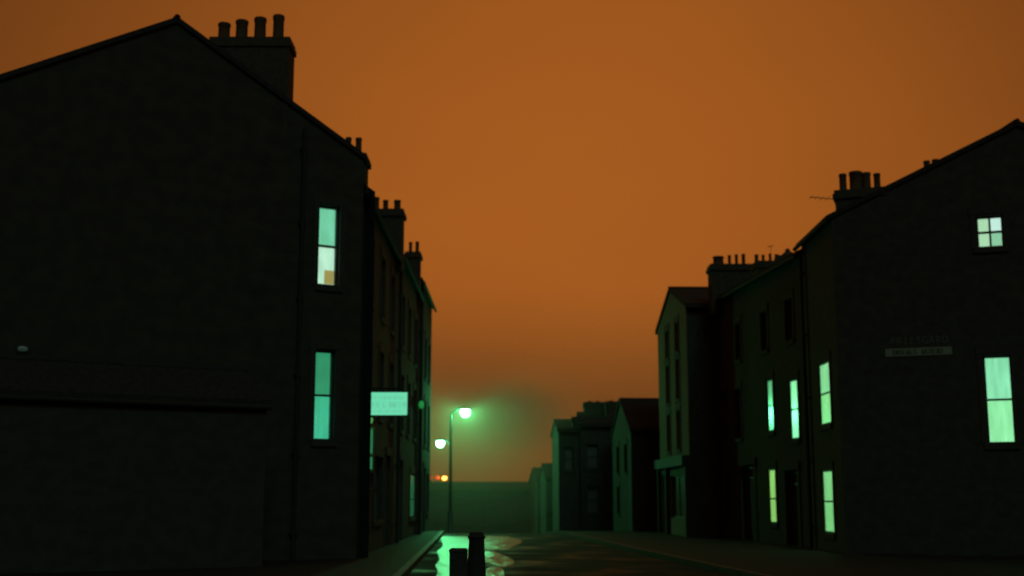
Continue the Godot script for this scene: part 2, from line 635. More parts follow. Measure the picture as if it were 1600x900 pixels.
func row_left() -> void:
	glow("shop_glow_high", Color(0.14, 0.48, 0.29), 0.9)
	glow("parlour_green", Color(0.20, 0.66, 0.43), 1.1)
	var spec := [
		{"d0": 29.95, "d1": 39.6, "x0": -7.5, "b0": 36.9, "x1": -8.8, "eave": 9.0, "ridge": 11.0, "label": "dark stone house with a lit shop doorway under the glowing box sign", "mat": "soot_stone"},
		{"d0": 39.66, "d1": 48.6, "x0": -8.8, "b0": 39.66, "x1": -8.8, "eave": 9.35, "ridge": 11.3, "label": "narrow dark stone house with one lit ground-floor window past the box sign", "mat": "dark_stone"},
		{"d0": 48.66, "d1": 56.3, "x0": -8.8, "b0": 48.66, "x1": -8.8, "eave": 10.05, "ridge": 12.0, "label": "last dark house of the terrace with projecting eaves beside the street lamp", "mat": "dark_stone"},
	]
	for k in 3:
		var sp: Dictionary = spec[k]
		var c := [G(-3.66, sp.d0), G(-3.66, sp.d1), G(sp.x1, sp.d1), G(sp.x0, sp.b0)]
		var ws := walls_of(c)
		var w: Dictionary = ws[0]
		var h := thing("terraced_house", sp.label, "house", c[0])
		var holes := []
		var dark := []
		var len: float = w.len
		for fl in [[3.7, 5.5], [6.5, 8.2]]:
			for s in [len * 0.2, len * 0.5, len * 0.8]:
				dark.append([s - 0.5, s + 0.5, fl[0], fl[1]])
		var lit := []
		var doors := []
		var shop := []
		if k == 0:
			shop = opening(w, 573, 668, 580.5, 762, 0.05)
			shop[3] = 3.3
			dark.append([3.4, 5.6, 0.9, 2.6])
			doors.append([6.5, 7.6, 0.12, 2.7])
		elif k == 1:
			lit = opening(w, 640.5, 743, 648, 806)
			doors.append([1.2, 2.3, 0.12, 2.7])
		else:
			doors.append([3.2, 4.3, 0.12, 2.7])
			dark.append([1.0, 2.2, 0.9, 2.5])
			dark.append([5.3, 6.5, 0.9, 2.5])
		holes.append_array(dark)
		holes.append_array(doors)
		if lit:
			holes.append(lit)
		if shop:
			holes.append(shop)
		house(h, c, 1 if k > 3 else 1, sp.eave, sp.ridge, {0: holes}, M[sp.mat])
		for o in dark:
			window(h, w, o)
		for o in doors:
			door(h, w, o)
		if lit:
			window(h, w, lit, [M.parlour_green], 0.42, false, "lit green ground-floor window", true)
		if shop:
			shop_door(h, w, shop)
		downpipe(h, w, 0.3 if k == 2 else len - 0.2, 0.1, sp.eave - 0.1)
		if k == 0:
			chimney(h, flat(30.9), 543, 571, 239, 8.6, 0.7, [[542, 209, 10], [558, 211, 10]])
			chimney(h, flat(38.6), 573, 629, 326, 8.6, 0.7, [[585, 305, 13], [601, 309, 9], [619.5, 309, 11]])
		elif k == 1:
			chimney(h, flat(47.6), 634, 656, 393, 8.9, 0.7, [[640.5, 375, 6], [651, 375, 6]])
	

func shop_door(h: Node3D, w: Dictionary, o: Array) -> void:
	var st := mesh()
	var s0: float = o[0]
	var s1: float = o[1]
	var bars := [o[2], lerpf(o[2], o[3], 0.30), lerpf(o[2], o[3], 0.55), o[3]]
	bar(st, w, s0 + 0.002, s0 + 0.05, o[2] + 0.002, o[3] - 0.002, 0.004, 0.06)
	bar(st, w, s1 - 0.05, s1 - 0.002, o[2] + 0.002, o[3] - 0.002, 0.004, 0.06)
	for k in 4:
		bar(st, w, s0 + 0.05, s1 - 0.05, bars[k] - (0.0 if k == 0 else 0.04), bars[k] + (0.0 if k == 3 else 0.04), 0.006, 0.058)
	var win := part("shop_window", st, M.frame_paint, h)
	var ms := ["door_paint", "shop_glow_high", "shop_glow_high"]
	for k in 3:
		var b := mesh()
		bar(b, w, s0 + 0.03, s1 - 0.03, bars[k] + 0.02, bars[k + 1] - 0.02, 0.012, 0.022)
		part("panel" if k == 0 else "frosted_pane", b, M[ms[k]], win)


func build_right_side() -> void:
	glow("attic_cream", Color(0.66, 0.85, 0.68), 1.4)
	glow("attic_white", Color(0.76, 0.92, 0.86), 1.4)
	glow("attic_green", Color(0.55, 0.80, 0.64), 1.3)
	glow("gable_blind_upper", Color(0.50, 0.82, 0.64), 2.0)
	glow("gable_blind_lower", Color(0.52, 0.84, 0.60), 2.1)
	glow("side_blind_upper", Color(0.48, 0.82, 0.58), 2.6)
	glow("side_blind_lower", Color(0.48, 0.80, 0.50), 2.5)
	glow("dim_blind", Color(0.28, 0.62, 0.42), 2.4)
	glow("mid_blind", Color(0.45, 0.78, 0.56), 3.2)
	glow("yellow_blind", Color(0.48, 0.70, 0.36), 2.8)
	# corner house whose gable faces the square
	var k0 := G(8.4, 32.0)
	var u := Vector3(sin(deg_to_rad(70.0)), 0, cos(deg_to_rad(70.0)))
	var k1 := k0 + u * 9.32
	var c := [k0, k1, G(16.4, 36.35), G(8.46, 35.7)]
	var ws := walls_of(c)
	var gable: Dictionary = ws[0]
	var side: Dictionary = ws[3]
	var attic := opening(gable, 1529, 339, 1565, 383)
	var big := opening(gable, 1543, 558, 1581, 690)
	var s_up := opening(side, 1281.5, 568, 1297, 661)
	var s_low := opening(side, 1287, 737, 1302, 830)
	var h := thing("corner_house", "dark corner house with street name plate, lit attic panes and stout chimney", "house", k0)
	house(h, c, 0, 8.76, 10.78, {0: [attic, big], 3: [s_up, s_low]}, M.dark_stone)
	window(h, gable, attic, [M.attic_cream, M.attic_white, M.attic_cream, M.attic_green], 0.5, true, "small lit attic window of four panes")
	window(h, gable, big, [M.gable_blind_upper, M.gable_blind_lower], 0.5, false, "broad lit sash window below the attic")
	window(h, side, s_up, [M.side_blind_upper, M.side_blind_lower], 0.5, false, "lit upper sash window on the street side", true)
	window(h, side, s_low, [M.side_blind_lower, M.side_blind_lower], 0.5, false, "lit lower sash window on the street side", true)
	chimney(h, gable, 1304, 1382, 294, 8.2, 0.8, [[1314, 266, 13], [1334, 261, 22], [1351, 265, 15], [1368, 265, 12]], 0.03, 0.06)
	chimney(h, flat(34.2), 1448, 1478, 266, 9.2, 0.7, [[1454, 246, 11], [1468, 244, 11]])
	downpipe(h, side, 0.25, 0.1, 8.6)
	# two-storey house with three lit windows
	var cc := [G(8.44, 35.8), G(15.6, 36.5), G(14.3, 44.78), G(7.42, 44.7)]
	var cw := walls_of(cc)
	var cf: Dictionary = cw[3]
	var w1 := opening(cf, 1199.5, 595, 1207.5, 672)
	var w2 := opening(cf, 1235.5, 595, 1246.5, 684)
	var w3 := opening(cf, 1202.5, 735, 1212, 815)
	var d1 := opening(cf, 1230, 738, 1248, 862)
	var d2 := opening(cf, 1163, 730, 1180, 852)
	d1[2] = 0.12
	d2[2] = 0.12
	var more := [opening(cf, 1150, 610, 1158, 682), opening(cf, 1128, 615, 1135, 682), opening(cf, 1134, 744, 1143, 812), opening(cf, 1228, 470, 1238, 530), opening(cf, 1190, 490, 1198, 545), opening(cf, 1150, 508, 1157, 560)]
	var ch := thing("street_house", "dark two-door house with three narrow lit windows and a row of chimney pots", "house", cc[3])
	var all := [w1, w2, w3, d1, d2]
	all.append_array(more)
	house(ch, cc, 0, 8.55, 10.3, {3: all}, M.dark_stone)
	window(ch, cf, w1, [M.dim_blind], 0.5, false, "dim lit upper window", true)
	window(ch, cf, w2, [M.mid_blind], 0.5, false, "bright lit upper window beside the corner house", true)
	window(ch, cf, w3, [M.yellow_blind], 0.45, false, "yellow-green lit ground-floor window between two doors", true)
	door(ch, cf, d1)
	door(ch, cf, d2)
	for o in more:
		window(ch, cf, o)
	downpipe(ch, cf, 0.2, 0.1, 8.4)
	chimney(ch, flat(43.9), 1111, 1178, 412, 8.0, 0.8, [[1125, 398, 18], [1142.5, 395, 5.5], [1153.5, 395, 5.5], [1164.5, 394, 6]], 0.0, 0.06)
	chimney(ch, flat(40.2), 1182, 1222, 407, 8.2, 0.8, [[1185.5, 394, 6.5], [1196, 394, 5], [1207, 393, 5], [1217, 394, 6]], 0.0, 0.04)
	# little stone finial on the wall head
	var fin := mesh()
	var fp := at_depth(1234, 398, 38.0)
	box(fin, fp + Vector3(0, -0.25, -0.3), Vector3(0.75, 0.5, 0.5))
	lathe(fin, fp + Vector3(0, 0.001, -0.3), [Vector2(0.36, 0), Vector2(0.1, 0.16), Vector2(0.07, 0.24), Vector2(0.001, 0.26)], 4, true)
	part("finial", fin, M.stack_stone, ch)
	gable_shop()


func gable_shop() -> void:
	# three storeys, its gable to the street and a shop front below
	var a := G(6.36, 45.0)
	var b := G(6.13, 52.0)
	var deep := Vector3(7.0, 0, -0.23)
	var c := [a, b, b + deep, a + deep]
	var ws := walls_of(c)
	var w: Dictionary = ws[0]
	var h := thing("gable_fronted_shop", "pale three-storey house with its gable to the street over a dark shopfront", "house", a)
	var wins := []
	for fl in [[3.3, 4.75], [5.2, 6.7], [7.0, 8.1]]:
		for s in [2.1, 4.5]:
			wins.append([s - 0.42, s + 0.42, fl[0], fl[1]])
	var shop := [0.5, 4.4, 0.75, 2.35]
	var dr := [5.3, 6.3, 0.12, 2.4]
	var holes := [shop, dr]
	holes.append_array(wins)
	house(h, c, 0, 8.42, 9.55, {0: holes}, M.pale_harl, 0.0, 0.16, 0.5, M.dark_stone)  # flank walls in darker stone than the front, standing in for shade
	for o in wins:
		window(h, w, o)
	door(h, w, dr)
	var f := mesh()
	bar(f, w, 0.1, 6.9, 2.66, 3.02, 0.004, 0.26)
	var fascia := part("shop_fascia", f, M.door_paint, h)
	for s in [0.2, 4.75, 6.75]:
		var p := mesh()
		bar(p, w, s - 0.1, s + 0.1, 0.1, 2.655, 0.004, 0.16)
		part("pilaster", p, M.door_paint, fascia)
	var st := mesh()
	bar(st, w, 0.502, 4.398, 0.752, 0.80, -0.2, -0.1)
	bar(st, w, 0.502, 4.398, 2.30, 2.348, -0.2, -0.1)
	for s in [0.5, 1.8, 3.1, 4.4]:
		bar(st, w, maxf(s - 0.03, 0.502), minf(s + 0.03, 4.398), 0.795, 2.305, -0.198, -0.102)
	var sw := part("shop_window", st, M.frame_paint, h)
	for k in 3:
		var g := mesh()
		bar(g, w, 0.5 + 1.3 * k + 0.032, 1.8 + 1.3 * k - 0.032, 0.81, 2.29, -0.152, -0.148)
		part("pane", g, M.window_glass, sw)
		var bl := mesh()
		bar(bl, w, 0.5 + 1.3 * k + 0.01, 1.8 + 1.3 * k - 0.01, 0.755, 2.345, -0.27, -0.26)
		part("blind", bl, M.dark_curtain, sw)


# ---------------------------------------------------------------- down the hill on the right
func fall(d: float) -> float:
	if d < 52.0:
		return 0.0
	if d < 60.0:
		return -0.06 * (d - 52.0) * (d - 52.0) / 16.0
	if d < 220.0:
		return -0.24 - 0.06 * (d - 60.0)
	return -9.84


func build_far_side() -> void:
	# house with a flank to us and its gable end to the lamp
	var items := [
		{"c": [G(5.05, 53.2), G(4.72, 58.9), G(10.6, 59.3), G(10.9, 53.6)], "g": 0, "eave": 4.35, "ridge": 5.75, "mat": "dark_stone", "label": "two-storey stone house with dark slate roof just past the gable-fronted shop"},
		{"c": [G(5.2, 59.6), G(3.25, 59.6), G(3.25, 63.5), G(5.2, 63.5)], "g": 1, "eave": 4.9, "ridge": 5.5, "mat": "dark_stone", "label": "narrow dark house under the broad chimney stack"},
		{"c": [G(3.2, 59.8), G(2.22, 59.8), G(2.08, 65.2), G(3.2, 65.2)], "g": 1, "eave": 4.65, "ridge": 5.2, "mat": "dark_stone", "label": "stone house whose flank is brightly lit by the street lamp, taller than the cottages"},
		{"c": [G(4.2, 66.8), G(1.80, 66.8), G(1.60, 72.2), G(4.2, 72.2)], "g": 1, "eave": 2.55, "ridge": 3.2, "mat": "dark_stone", "label": "low cottage with lamp-lit flank and small pointed gable"},
		{"c": [G(4.4, 74.5), G(1.52, 74.5), G(1.15, 83.5), G(4.4, 83.5)], "g": 1, "eave": 2.45, "ridge": 3.2, "mat": "dark_stone", "label": "farthest low cottage downhill, dimly lit"},
	]
	for k in items.size():
		var it: Dictionary = items[k]
		var c: Array = it.c
		var base := fall(-c[1].z) - 0.5
		var ws := walls_of(c)
		var h := thing("hillside_house", it.label, "house", Vector3(c[0].x, fall(-c[0].z), c[0].z))
		var holes := {}
		var near: Dictionary = ws[0]
		if k == 0:
			var hs := []
			for s in [1.5, 3.9]:
				hs.append([s - 0.4, s + 0.4, 2.6, 3.8])
			hs.append([3.5, 4.3, 0.8, 2.0])
			holes[0] = hs
			holes[3] = [[3.2, 4.0, 2.3, 3.4], [1.0, 1.9, 0.1, 2.1]]
		elif k == 1:
			holes[0] = [[1.1, 1.65, 0.8, 2.0], [1.1, 1.65, 2.9, 4.0]]
		elif k == 2:
			holes[0] = [[0.25, 0.75, 2.8, 3.9]]
		house(h, c, it.g, it.eave, it.ridge, holes, M[it.mat], base, 0.1)
		for e in holes:
			for o in holes[e]:
				if k == 0 and e == 3 and o[2] < 0.5:
					door(h, ws[e], o, false)
				else:
					window(h, ws[e], o)
		if k == 1:
			chimney(h, flat(61.2), 912.5, 944, 628, 4.6, 0.9, [[922, 625.5, 7], [935, 625.5, 7]], 0.0, 0.03)
			chimney(h, flat(60.6), 946, 977, 627, 4.6, 0.9, [[956, 624.5, 7], [969, 624.5, 7]], 0.0, 0.03)
			chimney(h, flat(60.0), 894, 911, 651, 4.6, 0.7, [])
	# long dark warehouse at the foot of the hill
	var d := 100.0
	var wc := [G(-36, d), G(7, d - 2.0), G(7, d + 8.0), G(-36, d + 9.0)]
	var ww := thing("warehouse", "long low dark warehouse closing the foot of the street", "warehouse", Vector3(wc[0].x, fall(d), wc[0].z))
	var hs := []
	var sw: Dictionary = walls_of(wc)[0]
	for k in 10:
		hs.append([2.0 + 4.0 * k, 3.3 + 4.0 * k, -1.6, 0.5])
	house(ww, wc, 1, 2.05, 2.62, {0: hs}, M.soot_stone, fall(d) - 1.5)
	for o in hs:
		var sh := mesh()
		bar(sh, sw, o[0] + 0.01, o[1] - 0.01, o[2] + 0.01, o[3] - 0.01, -0.16, -0.1)
		part("shutter", sh, M.door_paint, ww)


# ---------------------------------------------------------------- ground
func strip(st: SurfaceTool, rows: Array, lift: float, fine := 1.5) -> void:
	# rows: [depth, left x, right x]
	for k in rows.size() - 1:
		var a: Array = rows[k]
		var b: Array = rows[k + 1]
		var n := maxi(1, int(ceil(absf(b[0] - a[0]) / (fine if a[0] < 100 and b[0] > 30 else 30.0))))
		for i in n:
			var f0 := float(i) / n
			var f1 := float(i + 1) / n
			var d0 := lerpf(a[0], b[0], f0)
			var d1 := lerpf(a[0], b[0], f1)
			quad(st, G(lerpf(a[1], b[1], f0), d0, fall(d0) + lift), G(lerpf(a[1], b[1], f1), d1, fall(d1) + lift), G(lerpf(a[2], b[2], f1), d1, fall(d1) + lift), G(lerpf(a[2], b[2], f0), d0, fall(d0) + lift))


const LEFT_KERB := [[22.5, -1.98], [27.0, -2.1], [48.6, -2.7], [61.0, -3.15], [80.0, -4.1], [100.0, -6.0]]
const RIGHT_KERB := [[22.5, 4.55], [29.7, 3.88], [36.0, 3.35], [44.0, 2.75], [52.9, 2.13], [60.0, 1.55], [70.0, 0.9], [80.0, 0.5], [100.0, -0.5]]

func build_ground() -> void:
	var g := mesh()
	strip(g, [[-120.0, -160.0, 160.0], [30.0, -160.0, 160.0], [100.0, -160.0, 160.0], [220.0, -180.0, 180.0], [420.0, -220.0, 220.0]], -0.03)
	structure("ground", g, M.earth)
	var r := mesh()
	var rows := [[-40.0, -30.0, 30.0], [22.49, -30.0, 30.0]]
	strip(r, rows, 0.0)
	rows = []
	for k in RIGHT_KERB.size():
		var d: float = RIGHT_KERB[k][0]
		rows.append([d, kerb_x(LEFT_KERB, d), RIGHT_KERB[k][1]])
	strip(r, rows, 0.0)
	structure("road", r, M.wet_asphalt)
	for rim in [
		[[690, 838.5], [712, 838], [732, 839], [737, 848], [733, 860], [735, 880], [730, 905], [722, 950], [660, 950], [676, 915], [684, 893], [680, 884], [687, 874], [683, 862], [692, 853], [690, 845]],
		[[752, 838.5], [776, 838], [794, 839], [812, 843], [815, 848], [804, 853], [794, 858], [782, 858], [764, 860], [750, 852]],
		[[748, 864], [770, 862], [792, 870], [804, 879], [788, 886], [768, 881], [752, 876]],
		[[762, 888], [784, 888], [788, 905], [780, 940], [756, 940], [758, 905]],
	]:
		puddle(rim)
	pavement("pavement_left", LEFT_KERB, -30.0, -1.0)
	pavement("pavement_right", RIGHT_KERB, 30.0, 1.0)


# standing water: a rim of pixels dropped on to the road and rounded off
func puddle(rim: Array) -> void:
	var pts := []
	for q in rim:
		var v := ray(q[0], q[1])
		pts.append(Vector3(0, EYE, 0) + v * (EYE / -v.y))
	var round := []
	var n := pts.size()
	for k in n:
		for t in [0.0, 0.25, 0.5, 0.75]:
			var p: Vector3 = pts[k].cubic_interpolate(pts[(k + 1) % n], pts[(k - 1 + n) % n], pts[(k + 2) % n], t)
			round.append(Vector2(p.x, p.z))
	var st := mesh()
	for i in Geometry2D.triangulate_polygon(PackedVector2Array(round)):
		st.add_vertex(Vector3(round[i].x, 0.005, round[i].y))
	structure(numbered("puddle"), st, M.standing_water)


func kerb_x(line: Array, d: float) -> float:
	for k in line.size() - 1:
		if d <= line[k + 1][0]:
			return lerpf(line[k][1], line[k + 1][1], (d - line[k][0]) / (line[k + 1][0] - line[k][0]))
	return line[-1][1]


func pavement(called: String, line: Array, far_x: float, side: float) -> void:
	var st := mesh()
	var rows := []
	for p in line:
		rows.append([p[0], p[1] + side * 0.16, far_x])
	strip(st, rows, 0.115)
	# the near edge of the pavement where it meets the square
	quad(st, G(line[0][1] + side * 0.16, 22.5, 0.115), G(far_x, 22.5, 0.115), G(far_x, 22.5, -0.02), G(line[0][1] + side * 0.16, 22.5, -0.02))
	var p := structure(called, st, M.paving)
	var d := 22.6
	while d < 88.0:
		var step := 0.92
		var x0 := kerb_x(line, d)
		var x1 := kerb_x(line, d + step)
		var a := G(x0 + side * 0.08, d, fall(d))
		var b := G(x1 + side * 0.08, d + step, fall(d + step))
		var u := (b - a).normalized()
		var k := mesh()
		var c := (a + b) / 2.0 + Vector3(rng.randf_range(-0.006, 0.006), 0.05 + rng.randf_range(-0.004, 0.004), 0)
		box(k, c, Vector3(a.distance_to(b) - 0.014, 0.15, 0.15), u, Vector3.UP)
		part("kerb_stone", k, M.granite, p)
		d += step


# ---------------------------------------------------------------- lamps
func street_lamp(label: String, foot: Vector3, head: Vector3, energy: float, tint: Color) -> void:
	var t := thing("street_lamp", label, "street lamp", foot, "green mercury street lamps")
	var b := mesh()
	lathe(b, foot, [Vector2(0.17, 0), Vector2(0.17, 0.06), Vector2(0.13, 0.1), Vector2(0.13, 0.95), Vector2(0.1, 1.02), Vector2(0.09, 1.1)], 12)
	part("base", b, M.lamp_steel, t)
	var top := Vector3(foot.x, head.y - 0.25, foot.z)
	var p := mesh()
	tube(p, foot + Vector3.UP * 1.1, top, 0.085, 0.06, 12)
	part("post", p, M.lamp_steel, t)
	var dir := head - top
	dir.y = 0
	dir = dir.normalized()
	var arm := mesh()
	var prev := top
	for k in range(1, 7):
		var f := k / 6.0
		var q := top.lerp(Vector3(head.x, top.y, head.z) - dir * 0.18, f) + Vector3.UP * (0.34 * sin(f * PI / 2.0))
		tube(arm, prev, q, 0.045, 0.042, 8)
		prev = q
	part("arm", arm, M.lamp_steel, t)
	var cap := mesh()
	lathe(cap, head + Vector3.UP * 0.03, [Vector2(0.245, -0.035), Vector2(0.26, -0.02), Vector2(0.235, 0.015), Vector2(0.14, 0.05), Vector2(0.05, 0.07), Vector2(0.001, 0.075)], 16)
	var hood := part("hood", cap, M.lamp_steel, t)
	var bulb := mesh()
	lathe(bulb, head, [Vector2(0.001, -0.37), Vector2(0.1, -0.35), Vector2(0.19, -0.28), Vector2(0.235, -0.16), Vector2(0.225, -0.04), Vector2(0.21, -0.006)], 18)
	part("lamp_bowl", bulb, glow("lamp_bowl_glow", Color(0.62, 1.0, 0.82), 24.0), hood)
	var l := OmniLight3D.new()
	l.name = "lamp_light"
	l.light_color = tint
	l.light_energy = energy
	l.light_size = 0.12
	l.omni_range = 200.0
	l.omni_attenuation = 2.0
	l.shadow_enabled = true
	t.add_child(l)
	l.global_position = head + Vector3.DOWN * 0.1


func build_lamps() -> void:
	var tint := Color(0.32, 1.0, 0.6)
	var d := 61.0
	var head := at_depth(727, 640, d)
	var fx := at_depth(703.5, 800, d).x
	street_lamp("tall street lamp with its arm towards the road, shining at the end of the terrace", G(fx, d, fall(d) + 0.11), head, 17.0, tint)
	d = 73.0
	head = at_depth(688, 689, d)
	fx = at_depth(704.5, 760, d).x
	street_lamp("farther street lamp down the hill with its arm turned back to the houses", G(fx, d, fall(d) + 0.11), head, 17.0, tint)
	# amber and red lights beyond the warehouse
	var names := [
		[694.5, 747, "bright amber road lamp beyond the warehouse roof", Color(1.0, 0.62, 0.22), 14.0, 0.2, 1.5],
		[684.0, 746, "orange road lamp close beside the bright amber one", Color(1.0, 0.25, 0.05), 1.5, 0.2, 0.2],
		[703.5, 746, "small reddish lamp on the far side of the bright amber one", Color(0.9, 0.22, 0.06), 1.0, 0.14, 0.15],
		[673.5, 746, "dim red lamp nearest the terrace end", Color(0.7, 0.10, 0.07), 0.9, 0.17, 0.15],
	]
	for n in names:
		var dd := 116.0
		var hp := at_depth(n[0], n[1], dd)
		var foot := Vector3(hp.x, fall(dd) - 0.03, hp.z)
		var t := thing("road_lamp", n[2], "road lamp", foot, "amber lamps beyond the warehouse")
		var p := mesh()
		tube(p, foot, Vector3(hp.x, hp.y - n[5] * 0.8, hp.z), 0.09, 0.06, 10)
		part("post", p, M.lamp_steel, t)
		var c := mesh()
		var r: float = n[5]
		lathe(c, hp, [Vector2(r * 1.1, r * 0.7), Vector2(r * 0.9, r * 0.9), Vector2(0.001, r * 1.15)], 14)
		part("hood", c, M.lamp_steel, t)
		var b := mesh()
		lathe(b, hp, [Vector2(0.001, -r), Vector2(r * 0.6, -r * 0.8), Vector2(r * 0.95, -r * 0.3), Vector2(r, r * 0.2), Vector2(r * 0.8, r * 0.69)], 14)
		part("lamp_bowl", b, glow("road_glow_%d" % int(n[0]), n[3], n[4]), t)
		var l := OmniLight3D.new()
		l.name = "lamp_light"
		l.light_color = n[3]
		l.light_energy = n[6]
		l.light_size = 0.1
		l.omni_range = 150.0
		l.omni_attenuation = 2.0
		l.shadow_enabled = true
		t.add_child(l)
		l.global_position = hp


# ---------------------------------------------------------------- signs
func marks(st: SurfaceTool, w: Dictionary, s0: float, s1: float, h: float, tall: float, out: float, sd: int, word: Array) -> void:
	# a line of worn lettering too blurred to read: upright, level and slanting strokes
	var r := RandomNumberGenerator.new()
	r.seed = sd
	var s := s0
	var n := 0
	var flip: float = signf(s1 - s0)
	while (s1 - s) * flip > 0.02:
		if n in word:
			s += flip * tall * 0.55
		var wide := tall * r.randf_range(0.4, 0.62)
		var t := tall * 0.15
		bar(st, w, s, s + flip * t, h, h + tall, out, out + 0.006)
		if r.randf() < 0.6:
			bar(st, w, s + flip * (wide - t), s + flip * wide, h, h + tall * (1.0 if r.randf() < 0.6 else 0.5), out, out + 0.006)
		for e in [0.0, 0.45, 0.87]:
			if r.randf() < 0.55:
				bar(st, w, s + flip * t, s + flip * (wide - t), h + tall * e, h + tall * e + t * 0.9, out, out + 0.006)
		s += flip * (wide + tall * 0.2)
		n += 1


func build_signs() -> void:
	# glowing box sign on a bracket, facing the square
	var d := 30.6
	var w := flat(d)
	var a := on(w, 571.5, 613)
	var b := on(w, 636, 648.5)
	var t := thing("box_sign", "green-white glowing box sign on the terrace wall with three faint lines of lettering", "sign", pos(w, (a.x + b.x) / 2.0, b.y))
	var c := mesh()
	bar(c, w, a.x - 0.02, b.x + 0.02, b.y - 0.02, a.y + 0.02, -0.22, -0.012)
	var box_case := part("case", c, M.sign_case, t)
	var f := mesh()
	bar(f, w, a.x, b.x, b.y, a.y, -0.01, 0.0)
	part("lit_panel", f, glow("sign_panel", Color(0.42, 0.85, 0.67), 1.0), t)
	var st := mesh()
	var hh := a.y - b.y
	marks(st, w, a.x + 0.09, b.x - 0.09, b.y + hh * 0.70, hh * 0.13, 0.0005, 5, [4])
	marks(st, w, a.x + 0.07, b.x - 0.08, b.y + hh * 0.34, hh * 0.22, 0.0005, 6, [3, 4])
	marks(st, w, a.x + 0.09, b.x - 0.12, b.y + hh * 0.12, hh * 0.09, 0.0005, 9, [5, 9])
	part("lettering", st, M.sign_letter, t)
	var br := mesh()
	bar(br, w, -3.68, b.x - 0.1, a.y + 0.07, a.y + 0.12, -0.15, -0.09)
	for s in [a.x + 0.2, b.x - 0.2]:
		bar(br, w, s - 0.015, s + 0.015, a.y + 0.018, a.y + 0.072, -0.135, -0.105)
	part("bracket", br, M.cast_iron, box_case)
	var l := SpotLight3D.new()
	l.name = "sign_light"
	l.light_color = Color(0.47, 0.9, 0.7)
	l.light_energy = 0.12
	l.spot_angle = 75.0
	l.spot_range = 60.0
	l.spot_attenuation = 2.0
	l.light_size = 0.0
	l.shadow_enabled = true
	t.add_child(l)
	l.global_transform = Transform3D(Basis.looking_at(Vector3(0, 0, 1), Vector3.UP), pos(w, (a.x + b.x) / 2.0, (a.y + b.y) / 2.0, 0.05))
	# small yellow-green lamp hanging below the sign
	var lp := at_depth(577, 656, d)
	var lt := thing("doorway_lamp", "small yellow-green lamp hung below the corner of the box sign", "lamp", lp + Vector3(0, 0.1, -0.12))
	var lc := mesh()
	lathe(lc, lp + Vector3(0, 0.06, -0.12), [Vector2(0.08, 0), Vector2(0.085, 0.02), Vector2(0.03, 0.06), Vector2(0.012, 0.16), Vector2(0.001, 0.17)], 12)
	part("hood", lc, M.sign_case, lt)
	var lb := mesh()
	lathe(lb, lp + Vector3(0, 0, -0.12), [Vector2(0.001, -0.1), Vector2(0.06, -0.07), Vector2(0.08, 0.0), Vector2(0.07, 0.058)], 12)
	part("lamp_bowl", lb, glow("doorway_glow", Color(0.32, 0.66, 0.33), 0.8), lt)
	# oval lantern on the last house of the terrace
	var op := at_depth(658.5, 632, 48.0)
	var ot := thing("wall_lantern", "small oval green lantern high on the wall near the terrace end", "lantern", op)
	var ob := mesh()
	lathe(ob, op, [Vector2(0.001, -0.17), Vector2(0.07, -0.13), Vector2(0.105, -0.02), Vector2(0.09, 0.08), Vector2(0.05, 0.14)], 14)
	part("lamp_bowl", ob, glow("lantern_glow", Color(0.10, 0.55, 0.24), 0.8), ot)
	var oc := mesh()
	lathe(oc, op + Vector3.UP * 0.141, [Vector2(0.11, 0), Vector2(0.04, 0.06), Vector2(0.001, 0.08)], 12)
	tube(oc, op + Vector3.UP * 0.18, Vector3(-3.68, op.y + 0.18, op.z), 0.02, 0.02, 8)
	part("bracket", oc, M.cast_iron, ot)
	# street name on the corner house: letters above a pale plate
	var gw := plane(G(8.4, 32.0), G(8.4, 32.0) + Vector3(sin(deg_to_rad(70.0)), 0, cos(deg_to_rad(70.0))))
	if gw.n.z < 0:
		gw.n = -gw.n
	var p0 := on(gw, 1384, 557.5)
	var p1 := on(gw, 1487, 541.5)
	var ps := thing("street_name_plate", "pale street name plate with two dark words on the corner house gable", "sign", pos(gw, (p0.x + p1.x) / 2.0, p0.y))
	var pl := mesh()
	bar(pl, gw, p0.x, p1.x, p0.y, p1.y, 0.002, 0.02)
	part("plate", pl, M.name_plate, ps)
	var lt2 := mesh()
	var ph := p1.y - p0.y
	var pw := p1.x - p0.x
	marks(lt2, gw, p0.x + pw * 0.11, p0.x + pw * 0.47, p0.y + ph * 0.2, ph * 0.6, 0.0205, 12, [])
	part("lettering", lt2, M.plate_letter, ps)
	lt2 = mesh()
	marks(lt2, gw, p0.x + pw * 0.55, p0.x + pw * 0.89, p0.y + ph * 0.2, ph * 0.6, 0.0205, 14, [])
	part("lettering", lt2, M.plate_letter, ps)
	var q0 := on(gw, 1390, 539)
	var q1 := on(gw, 1481, 525)
	var tx := thing("painted_street_name", "dim row of capital letters fixed above the pale street name plate", "sign", pos(gw, (q0.x + q1.x) / 2.0, q0.y))
	var text := "PRIESGARD"
	for k in text.length():
		var tm := TextMesh.new()
		tm.text = text[k]
		var font := SystemFont.new()
		font.font_names = PackedStringArray(["Droid Sans"])
		tm.font = font
		tm.font_size = 32
		tm.depth = 0.012
		tm.pixel_size = (q1.y - q0.y) / 23.0
		var mi := MeshInstance3D.new()
		mi.name = "letter"
		mi.mesh = tm
		mi.material_override = M.wall_letter
		tx.add_child(mi, true)
		mi.global_transform = Transform3D(Basis(gw.u, Vector3.UP, gw.u.cross(Vector3.UP)), pos(gw, lerpf(q0.x, q1.x, (k + 0.5) / text.length()), (q0.y + q1.y) / 2.0, 0.008))


